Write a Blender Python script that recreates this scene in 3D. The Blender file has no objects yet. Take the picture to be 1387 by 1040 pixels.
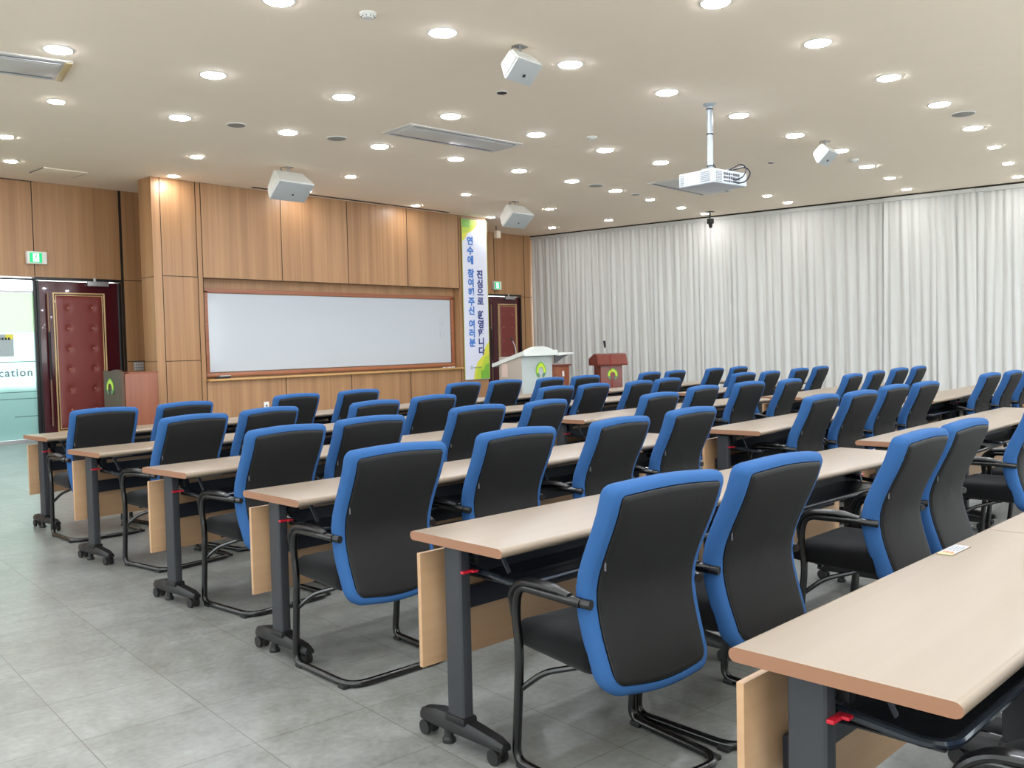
import bpy, bmesh, math, random
from mathutils import Vector, Matrix
random.seed(7)
PI = math.pi
COL = bpy.context.scene.collection

# ------------------------------------------------------------------ materials
def lin(c):
    o = []
    for v in c:
        v /= 255.0
        o.append(v/12.92 if v <= .04045 else ((v+.055)/1.055)**2.4)
    return (*o, 1.0)

def mat(name, col, rough=.5, metal=0.0, spec=.5, emis=None, estr=0.0, coat=0.0, noise=0.0, nscale=20.0, bump=0.0, stretch=None, sheen=0.0):
    m = bpy.data.materials.new(name); m.use_nodes = True
    nt = m.node_tree; b = nt.nodes['Principled BSDF']
    b.inputs['Base Color'].default_value = lin(col)
    b.inputs['Roughness'].default_value = rough
    b.inputs['Metallic'].default_value = metal
    b.inputs['Specular IOR Level'].default_value = spec
    b.inputs['Coat Weight'].default_value = coat
    b.inputs['Sheen Weight'].default_value = sheen
    if emis:
        b.inputs['Emission Color'].default_value = lin(emis)
        b.inputs['Emission Strength'].default_value = estr
    if noise or bump:
        tc = nt.nodes.new('ShaderNodeTexCoord'); mp = nt.nodes.new('ShaderNodeMapping')
        nz = nt.nodes.new('ShaderNodeTexNoise')
        nt.links.new(tc.outputs['Object'], mp.inputs['Vector']); nt.links.new(mp.outputs[0], nz.inputs['Vector'])
        if stretch: mp.inputs['Scale'].default_value = stretch
        nz.inputs['Scale'].default_value = nscale; nz.inputs['Detail'].default_value = 5
        if noise:
            mx = nt.nodes.new('ShaderNodeMix'); mx.data_type = 'RGBA'
            c = lin(col)
            mx.inputs[6].default_value = (*[v*(1-noise) for v in c[:3]], 1)
            mx.inputs[7].default_value = (*[min(1, v*(1+noise)) for v in c[:3]], 1)
            nt.links.new(nz.outputs['Fac'], mx.inputs[0]); nt.links.new(mx.outputs[2], b.inputs['Base Color'])
        if bump:
            bp = nt.nodes.new('ShaderNodeBump'); bp.inputs['Strength'].default_value = bump; bp.inputs['Distance'].default_value = .002
            nt.links.new(nz.outputs['Fac'], bp.inputs['Height']); nt.links.new(bp.outputs[0], b.inputs['Normal'])
    return m

def wood(name, c1, c2, rough=.4, axis='Z', scale=1.0, dark=None):
    """straight grained veneer running along `axis`"""
    m = bpy.data.materials.new(name); m.use_nodes = True
    nt = m.node_tree; b = nt.nodes['Principled BSDF']; b.inputs['Roughness'].default_value = rough
    tc = nt.nodes.new('ShaderNodeTexCoord'); mp = nt.nodes.new('ShaderNodeMapping'); nt.links.new(tc.outputs['Object'], mp.inputs[0])
    s = {'Z': (26, 26, .35), 'X': (.5, 26, 26), 'Y': (26, .5, 26)}[axis]
    mp.inputs['Scale'].default_value = tuple(v*scale for v in s)
    n = nt.nodes.new('ShaderNodeTexNoise'); n.inputs['Scale'].default_value = 1.0; n.inputs['Detail'].default_value = 6; n.inputs['Roughness'].default_value = .65
    nt.links.new(mp.outputs[0], n.inputs['Vector'])
    n2 = nt.nodes.new('ShaderNodeTexNoise'); n2.inputs['Scale'].default_value = 1.0; n2.inputs['Detail'].default_value = 2
    mp2 = nt.nodes.new('ShaderNodeMapping'); nt.links.new(tc.outputs['Object'], mp2.inputs[0]); mp2.inputs['Scale'].default_value = tuple(v*scale*.18 for v in s)
    nt.links.new(mp2.outputs[0], n2.inputs['Vector'])
    ad = nt.nodes.new('ShaderNodeMath'); ad.operation = 'ADD'; nt.links.new(n.outputs['Fac'], ad.inputs[0]); nt.links.new(n2.outputs['Fac'], ad.inputs[1])
    r = nt.nodes.new('ShaderNodeMapRange'); r.inputs[1].default_value = .7; r.inputs[2].default_value = 1.3
    nt.links.new(ad.outputs[0], r.inputs[0])
    mx = nt.nodes.new('ShaderNodeMix'); mx.data_type = 'RGBA'; mx.inputs[6].default_value = lin(c1); mx.inputs[7].default_value = lin(c2)
    nt.links.new(r.outputs[0], mx.inputs[0]); nt.links.new(mx.outputs[2], b.inputs['Base Color'])
    return m

M = {}
M['ceiling'] = mat('ceiling_paint', (250, 236, 217), .85, spec=.2, noise=.02, nscale=3)
M['wood'] = wood('wall_veneer', (150, 110, 75), (182, 140, 100), .42)
M['wood_pale'] = wood('wall_veneer_pale', (184, 146, 104), (206, 170, 128), .4)
M['frame_wood'] = wood('board_frame_wood', (140, 84, 56), (168, 108, 76), .35, 'X')
M['ledge'] = mat('ledge_wood', (200, 156, 96), .35)
M['groove'] = mat('groove_black', (34, 26, 20), .8)
M['desk'] = wood('desk_laminate', (122, 106, 86), (133, 117, 98), .32, 'X', .6)
M['deskend'] = mat('desk_edge_band', (140, 100, 76), .4)
M['panel_wood'] = wood('modesty_laminate', (174, 138, 104), (190, 156, 122), .38, 'X', .5)
M['leg'] = mat('leg_grey_metal', (58, 60, 64), .48, metal=.2, spec=.3)
M['foot'] = mat('foot_black', (22, 22, 24), .42, spec=.35)
M['rubber'] = mat('rubber_black', (20, 20, 21), .55)
M['beam'] = mat('beam_dark', (34, 38, 48), .4, metal=.2)
M['red'] = mat('lever_red', (190, 24, 44), .35)
M['tray'] = mat('tray_mesh', (32, 34, 38), .35, metal=.3, bump=.6, nscale=160)
M['rim'] = mat('tray_rim', (44, 50, 58), .22, metal=.4, coat=.3)
M['plate'] = mat('grey_plate', (120, 120, 116), .5)
M['tube'] = mat('chair_tube_black', (8, 8, 9), .26, coat=.15)
M['arm'] = mat('arm_plastic', (16, 16, 18), .34, coat=.1)
M['blue'] = mat('blue_fabric', (44, 84, 134), .85, spec=.2, noise=.05, nscale=350, bump=.25)
M['black_cloth'] = mat('black_mesh_back', (27, 27, 28), .66, spec=.22, noise=.10, nscale=260, bump=.35)
M['seat'] = mat('black_seat_fabric', (8, 8, 10), .9, spec=.12, noise=.1, nscale=200, bump=.3, sheen=.1)
M['seam'] = mat('black_piping', (10, 10, 12), .6)
M['tag'] = mat('side_tag', (90, 90, 95), .6)
M['white_plastic'] = mat('white_plastic', (226, 226, 222), .4)
M['grille'] = mat('speaker_grille', (168, 172, 172), .55, bump=.5, nscale=400)
M['metal'] = mat('zinc', (160, 160, 160), .35, metal=.8)
M['grey_disc'] = mat('grey_grille', (150, 148, 142), .7, bump=.5, nscale=300)
M['dark'] = mat('dark_hole', (26, 24, 24), .6)
M['lamp'] = mat('lamp_diffuser', (255, 255, 255), .5, emis=(240, 246, 255), estr=130)
M['lamp_small'] = mat('lamp_diffuser_small', (255, 255, 255), .5, emis=(250, 248, 246), estr=112)
M['ring'] = mat('lamp_ring', (240, 240, 238), .4)
M['maroon'] = mat('maroon_lacquer', (70, 22, 30), .22, coat=.3)
M['pad'] = mat('maroon_leatherette', (122, 54, 50), .42, noise=.08, nscale=300, bump=.3)
M['gold'] = mat('gold_trim', (214, 184, 134), .35, metal=.2)
M['stud'] = mat('brass_stud', (170, 120, 96), .3, metal=.4)
M['brass'] = mat('brass_handle', (120, 92, 74), .35, metal=.5)
M['black_metal'] = mat('black_metal', (24, 24, 25), .4)
M['silver'] = mat('silver_closer', (176, 176, 178), .35, metal=.5)
M['board'] = mat('whiteboard_enamel', (190, 196, 203), .18, coat=.3)
M['marker'] = mat('marker_ink', (170, 178, 190), .6)
M['banner'] = mat('banner_vinyl', (216, 219, 236), .45)
M['ban_edge'] = mat('banner_edge', (190, 196, 110), .5)
M['b_green'] = mat('banner_green', (120, 178, 60), .5)
M['b_lime'] = mat('banner_lime', (182, 206, 60), .5)
M['b_yel'] = mat('banner_yellow', (216, 214, 72), .5)
M['txt1'] = mat('print_light_blue', (58, 120, 200), .5)
M['txt2'] = mat('print_navy', (44, 62, 130), .5)
M['green_lit'] = mat('exit_green', (10, 170, 100), .5, emis=(20, 190, 120), estr=.7)
M['white_lit'] = mat('exit_white', (240, 255, 245), .5, emis=(225, 255, 240), estr=.75)
M['console'] = mat('console_white', (214, 218, 212), .35)
M['console_grey'] = mat('console_grey', (172, 180, 178), .4)
M['console_tan'] = mat('console_tan', (168, 158, 146), .5)
M['emblem1'] = mat('emblem_green', (104, 176, 52), .4)
M['emblem2'] = mat('emblem_lime', (196, 220, 50), .4)
M['emblem3'] = mat('emblem_teal', (96, 130, 110), .4)
M['cherry'] = wood('cherry_wood', (104, 46, 38), (128, 62, 50), .3)
M['cherry2'] = wood('cherry_wood_side', (128, 72, 50), (152, 92, 66), .35)
M['olive'] = mat('olive_panel', (84, 62, 46), .5)
M['paper'] = mat('paper', (160, 162, 166), .7)
M['pinkpaper'] = mat('pale_notice', (206, 182, 172), .7)
M['orange'] = mat('print_orange', (180, 104, 46), .6)
M['ink'] = mat('print_ink', (70, 78, 100), .6)
M['yellow'] = mat('print_yellow', (226, 214, 70), .6)
M['wall_white'] = mat('plaster', (206, 198, 182), .85)
M['lobby_floor'] = mat('lobby_floor', (96, 116, 110), .3)
M['hedge'] = mat('hedge_green', (52, 84, 66), .8, noise=.3, nscale=14)
M['cable'] = mat('cable_black', (22, 24, 34), .4)
M['acpanel'] = mat('ac_panel', (206, 204, 200), .4)
M['acdark'] = mat('ac_slot', (86, 86, 90), .5)
M['actan'] = mat('ac_end_tan', (196, 172, 126), .5)

def curtain_mat():
    m = bpy.data.materials.new('curtain_cloth'); m.use_nodes = True; nt = m.node_tree
    b = nt.nodes['Principled BSDF']; b.inputs['Base Color'].default_value = lin((202, 202, 199)); b.inputs['Roughness'].default_value = .9
    b.inputs['Specular IOR Level'].default_value = .15
    tc = nt.nodes.new('ShaderNodeTexCoord'); w = nt.nodes.new('ShaderNodeTexNoise'); w.inputs['Scale'].default_value = 240
    nt.links.new(tc.outputs['Object'], w.inputs['Vector'])
    bp = nt.nodes.new('ShaderNodeBump'); bp.inputs['Strength'].default_value = .2; bp.inputs['Distance'].default_value = .001
    nt.links.new(w.outputs['Fac'], bp.inputs['Height']); nt.links.new(bp.outputs[0], b.inputs['Normal'])
    tr = nt.nodes.new('ShaderNodeBsdfTranslucent'); tr.inputs[0].default_value = lin((222, 226, 226)); mx = nt.nodes.new('ShaderNodeMixShader'); mx.inputs[0].default_value = .035
    nt.links.new(b.outputs[0], mx.inputs[1]); nt.links.new(tr.outputs[0], mx.inputs[2]); nt.links.new(mx.outputs[0], nt.nodes['Material Output'].inputs['Surface'])
    return m
M['curtain'] = curtain_mat()

def floor_mat():
    m = bpy.data.materials.new('vinyl_tiles'); m.use_nodes = True; nt = m.node_tree
    N = nt.nodes.new; L = nt.links.new
    b = nt.nodes['Principled BSDF']
    tc = N('ShaderNodeTexCoord'); mp = N('ShaderNodeMapping'); mp.vector_type = 'POINT'
    L(tc.outputs['Object'], mp.inputs[0])
    # grid turned with the room's tiling; one crossing lies at (1.70, 2.74)
    a = math.radians(7.6)
    ca, sa = math.cos(a), math.sin(a)
    px, py = 1.70, 2.74
    s = 1/.44
    mp.inputs['Rotation'].default_value = (0, 0, a); mp.inputs['Scale'].default_value = (s, s, s)
    mp.inputs['Location'].default_value = (-(px*ca-py*sa)*s, -(px*sa+py*ca)*s, 0)
    sx = N('ShaderNodeSeparateXYZ'); L(mp.outputs[0], sx.inputs[0])
    lines = []
    for k in (0, 1):
        fr = N('ShaderNodeMath'); fr.operation = 'PINGPONG'; fr.inputs[1].default_value = .5; L(sx.outputs[k], fr.inputs[0])
        lt = N('ShaderNodeMath'); lt.operation = 'LESS_THAN'; lt.inputs[1].default_value = .004; L(fr.outputs[0], lt.inputs[0]); lines.append(lt)
    mxl = N('ShaderNodeMath'); mxl.operation = 'MAXIMUM'; L(lines[0].outputs[0], mxl.inputs[0]); L(lines[1].outputs[0], mxl.inputs[1])
    fl = N('ShaderNodeVectorMath'); fl.operation = 'FLOOR'; L(mp.outputs[0], fl.inputs[0])
    wn = N('ShaderNodeTexWhiteNoise'); L(fl.outputs[0], wn.inputs[0])
    n1 = N('ShaderNodeTexNoise'); n1.inputs['Scale'].default_value = 38; n1.inputs['Detail'].default_value = 6; L(tc.outputs['Object'], n1.inputs[0])
    n2 = N('ShaderNodeTexNoise'); n2.inputs['Scale'].default_value = 2.2; n2.inputs['Detail'].default_value = 4; L(tc.outputs['Object'], n2.inputs[0])
    n3 = N('ShaderNodeTexNoise'); n3.inputs['Scale'].default_value = 9; n3.inputs['Detail'].default_value = 5; L(tc.outputs['Object'], n3.inputs[0])
    r1 = N('ShaderNodeMix'); r1.data_type = 'RGBA'; r1.inputs[6].default_value = lin((94, 94, 89)); r1.inputs[7].default_value = lin((140, 142, 138))
    sm = N('ShaderNodeMath'); sm.operation = 'ADD'; L(n1.outputs[0], sm.inputs[0]); L(n2.outputs[0], sm.inputs[1])
    s2 = N('ShaderNodeMath'); s2.operation = 'MULTIPLY_ADD'; s2.inputs[1].default_value = .25; L(wn.outputs[0], s2.inputs[0]); L(sm.outputs[0], s2.inputs[2])
    s3 = N('ShaderNodeMath'); s3.operation = 'ADD'; L(s2.outputs[0], s3.inputs[0]); L(n3.outputs[0], s3.inputs[1])
    mr = N('ShaderNodeMapRange'); mr.inputs[1].default_value = 1.05; mr.inputs[2].default_value = 2.2; L(s3.outputs[0], mr.inputs[0])
    L(mr.outputs[0], r1.inputs[0])
    r2 = N('ShaderNodeMix'); r2.data_type = 'RGBA'; L(mxl.outputs[0], r2.inputs[0]); L(r1.outputs[2], r2.inputs[6]); r2.inputs[7].default_value = lin((84, 82, 75))
    L(r2.outputs[2], b.inputs['Base Color'])
    rr = N('ShaderNodeMapRange'); rr.inputs[3].default_value = .282; rr.inputs[4].default_value = .35; L(n2.outputs[0], rr.inputs[0]); L(rr.outputs[0], b.inputs['Roughness'])
    bp = N('ShaderNodeBump'); bp.inputs['Strength'].default_value = .05; bp.inputs['Distance'].default_value = .003
    L(n3.outputs[0], bp.inputs['Height']); L(bp.outputs[0], b.inputs['Normal'])
    b.inputs['Specular IOR Level'].default_value = .5
    return m
M['floor'] = floor_mat()

def glass_mat(name, col, rough, alpha_mix, haze=0.0):
    """pane: clear glass, or a film that also scatters the light coming through"""
    m = bpy.data.materials.new(name); m.use_nodes = True; nt = m.node_tree
    b = nt.nodes['Principled BSDF']; b.inputs['Base Color'].default_value = lin(col); b.inputs['Roughness'].default_value = rough
    b.inputs['Transmission Weight'].default_value = alpha_mix; b.inputs['IOR'].default_value = 1.1
    if haze:
        tr = nt.nodes.new('ShaderNodeBsdfTranslucent'); tr.inputs[0].default_value = lin(col); mx = nt.nodes.new('ShaderNodeMixShader'); mx.inputs[0].default_value = haze
        out = nt.nodes['Material Output']
        nt.links.new(b.outputs[0], mx.inputs[1]); nt.links.new(tr.outputs[0], mx.inputs[2]); nt.links.new(mx.outputs[0], out.inputs['Surface'])
    return m
M['glass'] = glass_mat('clear_glass', (235, 250, 248), .03, 1.0)
M['frost'] = glass_mat('frosted_film', (160, 184, 180), .30, .96, .35)
M['greenfilm'] = glass_mat('green_film', (154, 178, 146), .4, .95, .45)

# ------------------------------------------------------------------ mesh helpers
def V(*a): return Vector(a)

class MB:
    def __init__(self): self.bm = bmesh.new(); self.mi = 0
    def _f(self, vs):
        try: f = self.bm.faces.new(vs)
        except ValueError: return None
        f.material_index = self.mi; f.smooth = True; return f
    def box(self, c, s, rot=None, bev=0.0, seg=2):
        g = bmesh.ops.create_cube(self.bm, size=1.0)
        vs = g['verts']
        for v in vs: v.co = Vector((v.co.x*s[0], v.co.y*s[1], v.co.z*s[2]))
        fs = {f for v in vs for f in v.link_faces}
        if bev > 0:
            es = list({e for f in fs for e in f.edges})
            r = bmesh.ops.bevel(self.bm, geom=es, offset=bev, segments=seg, affect='EDGES', profile=.6)
            fs = set(r['faces']) | {f for v in r['verts'] for f in v.link_faces}
            vs = list({v for f in fs for v in f.verts})
        for f in fs: f.material_index = self.mi; f.smooth = True
        m = Matrix.Translation(Vector(c))
        if rot is not None: m = m @ (rot.to_4x4() if isinstance(rot, Matrix) else Matrix.Rotation(rot, 4, 'Z'))
        for v in vs: v.co = m @ v.co
        return self
    def rings(self, rings, closed=True, cap0=True, cap1=True, loop=False):
        rv = [[self.bm.verts.new(p) for p in r] for r in rings]
        n = len(rv[0])
        k = len(rv)
        for i in range(k if loop else k-1):
            a, b = rv[i], rv[(i+1) % k]
            for j in range(n if closed else n-1):
                self._f((a[j], a[(j+1) % n], b[(j+1) % n], b[j]))
        if cap0 and not loop: self._f(list(reversed(rv[0])))
        if cap1 and not loop: self._f(rv[-1])
        return rv
    def tube(self, pts, r, n=10, sx=1.0, up=None, caps=True, loop=False, r1=None):
        pts = [Vector(p) for p in pts]; rings = []
        ref = Vector(up) if up else None
        for i, p in enumerate(pts):
            if loop: t = (pts[(i+1) % len(pts)]-pts[i-1]).normalized()
            elif i == 0: t = (pts[1]-pts[0]).normalized()
            elif i == len(pts)-1: t = (pts[-1]-pts[-2]).normalized()
            else: t = ((pts[i+1]-p).normalized()+(p-pts[i-1]).normalized()).normalized()
            u = ref if ref is not None else (Vector((0, 0, 1)) if abs(t.z) < .9 else Vector((1, 0, 0)))
            if rings and up is None:
                u = prev
            a = (u - t*u.dot(t)).normalized(); b = t.cross(a); prev = a
            rr = r if r1 is None else r+(r1-r)*i/(len(pts)-1)
            rings.append([p + a*math.cos(2*PI*j/n)*rr + b*math.sin(2*PI*j/n)*rr*sx for j in range(n)])
        self.rings(rings, cap0=caps, cap1=caps, loop=loop); return self
    def cyl(self, p0, p1, r, n=20, r1=None):
        return self.tube([p0, p1], r, n, r1=r1)
    def lathe(self, prof, c=(0, 0, 0), n=24, axis=None):
        rings = [[Vector((rr*math.cos(2*PI*j/n), rr*math.sin(2*PI*j/n), z)) for j in range(n)] for rr, z in prof]
        m = Matrix.Translation(Vector(c)) @ (axis.to_4x4() if axis else Matrix.Identity(4))
        rings = [[m @ p for p in r] for r in rings]
        self.rings(rings); return self
    def prism(self, poly, vec):
        """poly: list of 3d points, extruded along vec"""
        vec = Vector(vec); a = [Vector(p) for p in poly]; b = [p+vec for p in a]
        self.rings([a, b]); return self
    def flip(self):
        bmesh.ops.recalc_face_normals(self.bm, faces=self.bm.faces); return self
    def build(self, name, mats, parent=None, sharp=32, **kw):
        bmesh.ops.recalc_face_normals(self.bm, faces=self.bm.faces)
        me = bpy.data.meshes.new(name); self.bm.to_mesh(me); self.bm.free()
        for m in (mats if isinstance(mats, (list, tuple)) else [mats]): me.materials.append(m)
        me.set_sharp_from_angle(angle=math.radians(sharp))
        o = bpy.data.objects.new(name, me); COL.objects.link(o)
        if parent: o.parent = parent
        for k, v in kw.items(): o[k] = v
        return o

def fillet(pts, rads, seg=6):
    pts = [Vector(p) for p in pts]; out = [pts[0]]
    for i in range(1, len(pts)-1):
        p = pts[i]; r = rads[i] if isinstance(rads, (list, tuple)) else rads
        a = (pts[i-1]-p); b = (pts[i+1]-p); d = min(r, a.length*.49, b.length*.49)
        if d < 1e-4: out.append(p); continue
        s = p+a.normalized()*d; e = p+b.normalized()*d
        for k in range(seg+1):
            t = k/seg; out.append((1-t)**2*s+2*t*(1-t)*p+t*t*e)
    out.append(pts[-1]); return out

def empty(name, loc, rz=0, label=None, cat=None, group=None):
    o = bpy.data.objects.new(name, None); COL.objects.link(o); o.empty_display_size = .1
    o.location = loc; o.rotation_euler = (0, 0, rz)
    tag(o, label, cat, group); return o

def tag(o, label=None, cat=None, group=None, kind=None):
    if label: o['label'] = label
    if cat: o['category'] = cat
    if group: o['group'] = group
    if kind: o['kind'] = kind
    return o

def struct(name, mb, m, parent=None):
    o = mb.build(name, m, parent)
    if parent is None: o['kind'] = 'structure'
    return o

KIDS = {}
def children(o): return [c for c in bpy.data.objects if c.parent == o]
def copy_tree(o, parent=None, tree=None):
    c = o.copy(); COL.objects.link(c); c.parent = parent
    if o.name not in KIDS: KIDS[o.name] = children(o)
    for ch in KIDS[o.name]: copy_tree(ch, c)
    return c

def text_mesh(body, size, name, material, M4, parent=None, extrude=.001, align='CENTER', bold=0.0):
    cu = bpy.data.curves.new(name, 'FONT'); cu.body = body; cu.size = size; cu.align_x = align; cu.align_y = 'CENTER'; cu.extrude = extrude; cu.offset = bold
    cu.resolution_u = 3
    t = bpy.data.objects.new('tmp', cu); COL.objects.link(t)
    bpy.context.view_layer.update()
    dg = bpy.context.evaluated_depsgraph_get()
    me = bpy.data.meshes.new_from_object(t.evaluated_get(dg)); me.name = name
    bpy.data.objects.remove(t); me.materials.clear(); me.materials.append(material)
    me.transform(M4)
    o = bpy.data.objects.new(name, me); COL.objects.link(o)
    if parent: o.parent = parent
    return o

# ------------------------------------------------------------------ room dimensions
HC = 4.02       # ceiling
YM = 13.45      # face of the raised middle wall with the board
YD = 14.98      # face of the wall with the doors
XL, YB = -3.2, -3.2
def xcur(y): return 17.56+(15.0-y)*.072      # line of the curtain
XR = 19.4

struct('floor', MB().box(((XL+XR)/2, (YB+YD+.3)/2, -.05), (XR-XL, YD+.3-YB, .1)), M['floor'])
struct('ceiling', MB().box(((XL+XR)/2, (YB+YD+.3)/2, HC+.1), (XR-XL+.4, YD+.3-YB+.4, .2)), M['ceiling'])
def wall_added_windows(name, along, a0, a1, fixed, wins, z0=.9, z1=3.2):
    mb = MB(); fr = MB()
    def put(m, u0, u1, za, zb, t=.2, off=0):
        c = ((u0+u1)/2, fixed+off, (za+zb)/2) if along == 'x' else (fixed+off, (u0+u1)/2, (za+zb)/2)
        m.box(c, (u1-u0, t, zb-za) if along == 'x' else (t, u1-u0, zb-za))
    put(mb, a0, a1, 0, z0); put(mb, a0, a1, z1, HC); u = a0
    for w0, w1 in wins:
        put(mb, u, w0, z0, z1); u = w1
    put(mb, u, a1, z0, z1)
    struct(name, mb, M['wall_white'])
    return wins, put
for nm, along, a0, a1, fixed, wins in (('wall_back', 'x', XL, XR, YB-.1, [(-2.2+3.0*k, .2+3.0*k) for k in range(7)]), ('wall_left', 'y', YB-.2, YD+.3, XL-.1, [(-2.2+3.0*k, .2+3.0*k) for k in range(5)]), ('wall_right', 'y', YB-.2, YD+.3, XR+.1, [(9.3, 11.9), (12.2, 14.7)])):  # unseen window openings, added to these walls to bring daylight into the room
    wins, put = wall_added_windows(nm, along, a0, a1, fixed, wins)
    for k, (w0, w1) in enumerate(wins):
        fr = MB()
        for u in (w0+.03, (w0+w1)/2, w1-.03): put(fr, u-.03, u+.03, .9, 3.2, .08)
        for z in (.93, 2.4, 3.17): put(fr, w0, w1, z-.03, z+.03, .08)
        struct('window_%d' % (k+2+{'wall_back': 0, 'wall_left': 7, 'wall_right': 12}[nm]), fr, M['white_plastic'])  # frames of the added openings, all out of view

# door wall (front), with the glazed opening at its left end
GL0, GL1, GT = 3.0, 5.76, 2.52
mb = MB()
mb.box(((XL+GL0)/2, YD+.1, HC/2), (GL0-XL, .2, HC))
mb.box(((GL0+XR)/2, YD+.1, (HC+GT+.03)/2), (XR-GL0, .2, HC-GT-.03))
mb.box(((7.06+15.86)/2, YD+.1, (GT+.03)/2), (15.86-7.06, .2, GT+.03))
mb.box(((17.16+XR)/2, YD+.1, (GT+.03)/2), (XR-17.16, .2, GT+.03))
struct('wall_front', mb, M['wood'])
# dark grooves between the veneer sheets of the door wall
mb = MB()
def groove(mb, x0, x1, z0, z1, y):
    mb.box(((x0+x1)/2, y-.0015, (z0+z1)/2), (x1-x0, .004, z1-z0))
for x in (4.45, 5.735): groove(mb, x-.006, x+.006, 2.56, HC, YD)
groove(mb, 7.09, 7.135, 0, HC, YD)
for z in (2.55, 1.2): groove(mb, 7.14, 9.2, z-.006, z+.006, YD)
groove(mb, 16.185, 16.20, 2.56, HC, YD); groove(mb, 17.27, 17.285, 0, HC, YD)
groove(mb, 17.16, 17.6, 2.50, 2.51, YD)
groove(mb, 3.0, 5.76, HC-.012, HC, YD)
struct('trim_1', mb, M['groove'])

# middle wall: column, board niche, banner column
XC0, XP0, XP1, XE = 6.88, 7.70, 13.47, 14.29
mb = MB()
mb.box(((XC0+XP0)/2, YM+.2, HC/2), (XP0-XC0, .4, HC), bev=.004)           # left column
mb.box(((XP0+XP1)/2, YM+.2, (HC+2.52)/2), (XP1-XP0, .4, HC-2.52))          # panels above the board
mb.box(((XP0+XP1)/2, YM+.2, .43), (XP1-XP0, .4, .86))                      # panels below
mb.box(((XP1+XE)/2, YM+.2, HC/2), (XE-XP1, .4, HC))                        # banner column
mb.box(((XP0+XP1)/2, YM+.3, 1.7), (XP1-XP0, .2, 1.7))                      # niche back
mb.box(((7.8+XE)/2, YM+1.0, HC/2), (XE-7.8-.02, 1.1, HC))
struct('wall_middle', mb, M['wood'])
mb = MB()
for x in (7.02, 7.61, 7.70): groove(mb, x-.005, x+.005, 0, HC, YM)
for z in (2.52, 1.2): groove(mb, 7.02, 7.61, z-.005, z+.005, YM)
for x in (9.19, 10.61, 12.06, 13.47):
    groove(mb, x-.006, x+.006, 2.52, HC, YM)
    groove(mb, x-.006, x+.006, 0, .86, YM)
groove(mb, XP0, XP1, 2.512, 2.520, YM)
for z in (2.5, 1.2): mb.box((XC0-.0005, YM+.2, z), (.004, .4, .008))
struct('trim_2', mb, M['groove'])
struct('trim_3', MB().box(((XP0+XP1)/2, YM-.02, .875), (XP1-XP0, .14, .03), bev=.004), M['ledge'])
struct('trim_4', MB().box((10.8, YM-.16, HC-.002), (4.5, .07, .01)), M['dark'])

# lobby beyond the glass
struct('floor_lobby', MB().box((6.0, YD+3.3, -.05), (12.0, 6.0, .1)), M['lobby_floor'])
hedge = MB()
for i in range(26):
    x = 3.0+i*.26; hedge.box((x+random.uniform(-.05, .05), YD+2.4+random.uniform(-.1, .1), .36), (.4, .6, .72+random.uniform(-.06, .1)), rot=random.uniform(0, 1), bev=.12, seg=3)
tag(hedge.build('hedge', M['hedge']), 'low dark green hedge blurred behind the frosted glass entrance', 'hedge', kind='stuff')

# ------------------------------------------------------------------ glass entrance
gd = empty('window_1', (0, 0, 0)); gd['kind'] = 'structure'
yg = YD+.06
def pane(x0, x1, z0, z1, m, nm='pane'):
    MB().box(((x0+x1)/2, yg, (z0+z1)/2), (x1-x0, .012, z1-z0)).build(nm, m, gd)
for x0, x1 in ((3.02, 4.72), (4.76, 5.71)):
    pane(x0, x1, 2.34, 2.49, M['glass']); pane(x0, x1, 1.70, 2.30, M['greenfilm'], 'tinted_pane'); pane(x0, x1, .05, 1.70, M['frost'], 'frosted_pane')
mb = MB()
mb.box((5.735, yg, 1.26), (.045, .06, 2.52)); mb.box((4.74, yg, 1.26), (.035, .05, 2.5)); mb.box((4.37, yg, 2.515), (2.74, .07, .03)); mb.box((3.01, yg, 1.26), (.03, .05, 2.5))
mb.build('window_frame', M['black_metal'], gd)
mb = MB(); mb.box((4.37, yg, .02), (2.74, .10, .05)); mb.box((4.37, yg, 2.32), (2.72, .03, .035)); mb.build('window_rail', M['silver'], gd)
mb = MB()
for z, x0 in ((1.245, 3.02), (.78, 3.02), (.675, 3.02), (.40, 5.37)):
    mb.box(((x0+5.71)/2, yg-.008, z), (5.71-x0, .002, .012))
mb.build('printed_line', mat('film_line', (86, 112, 116), .6), gd)
R90 = Matrix.Rotation(PI/2, 4, 'X')
text_mesh('E d u c a t i o n'.replace(' ', chr(8202)), .170, 'lettering', mat('film_text', (120, 142, 150), .6), Matrix.Translation((5.66, yg-.010, 1.075)) @ R90, gd, .001, 'RIGHT', .004)
mb = MB(); mb.box((5.2, yg-.012, 1.50), (.40, .002, .34)); nt_ = mb.build('notice', mat('notice_grey', (166, 180, 182), .6), gd)
mb = MB(); mb.box((5.34, yg-.014, 1.63), (.11, .002, .07)); mb.build('notice_mark', M['yellow'], nt_)
mb = MB()
for k in range(4): mb.box((5.20+k*.045, yg-.016, 1.60), (.03, .002, .035))
mb.box((5.16, yg-.016, 1.42), (.09, .002, .01)); mb.build('notice_print', M['dark'], nt_)

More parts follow.
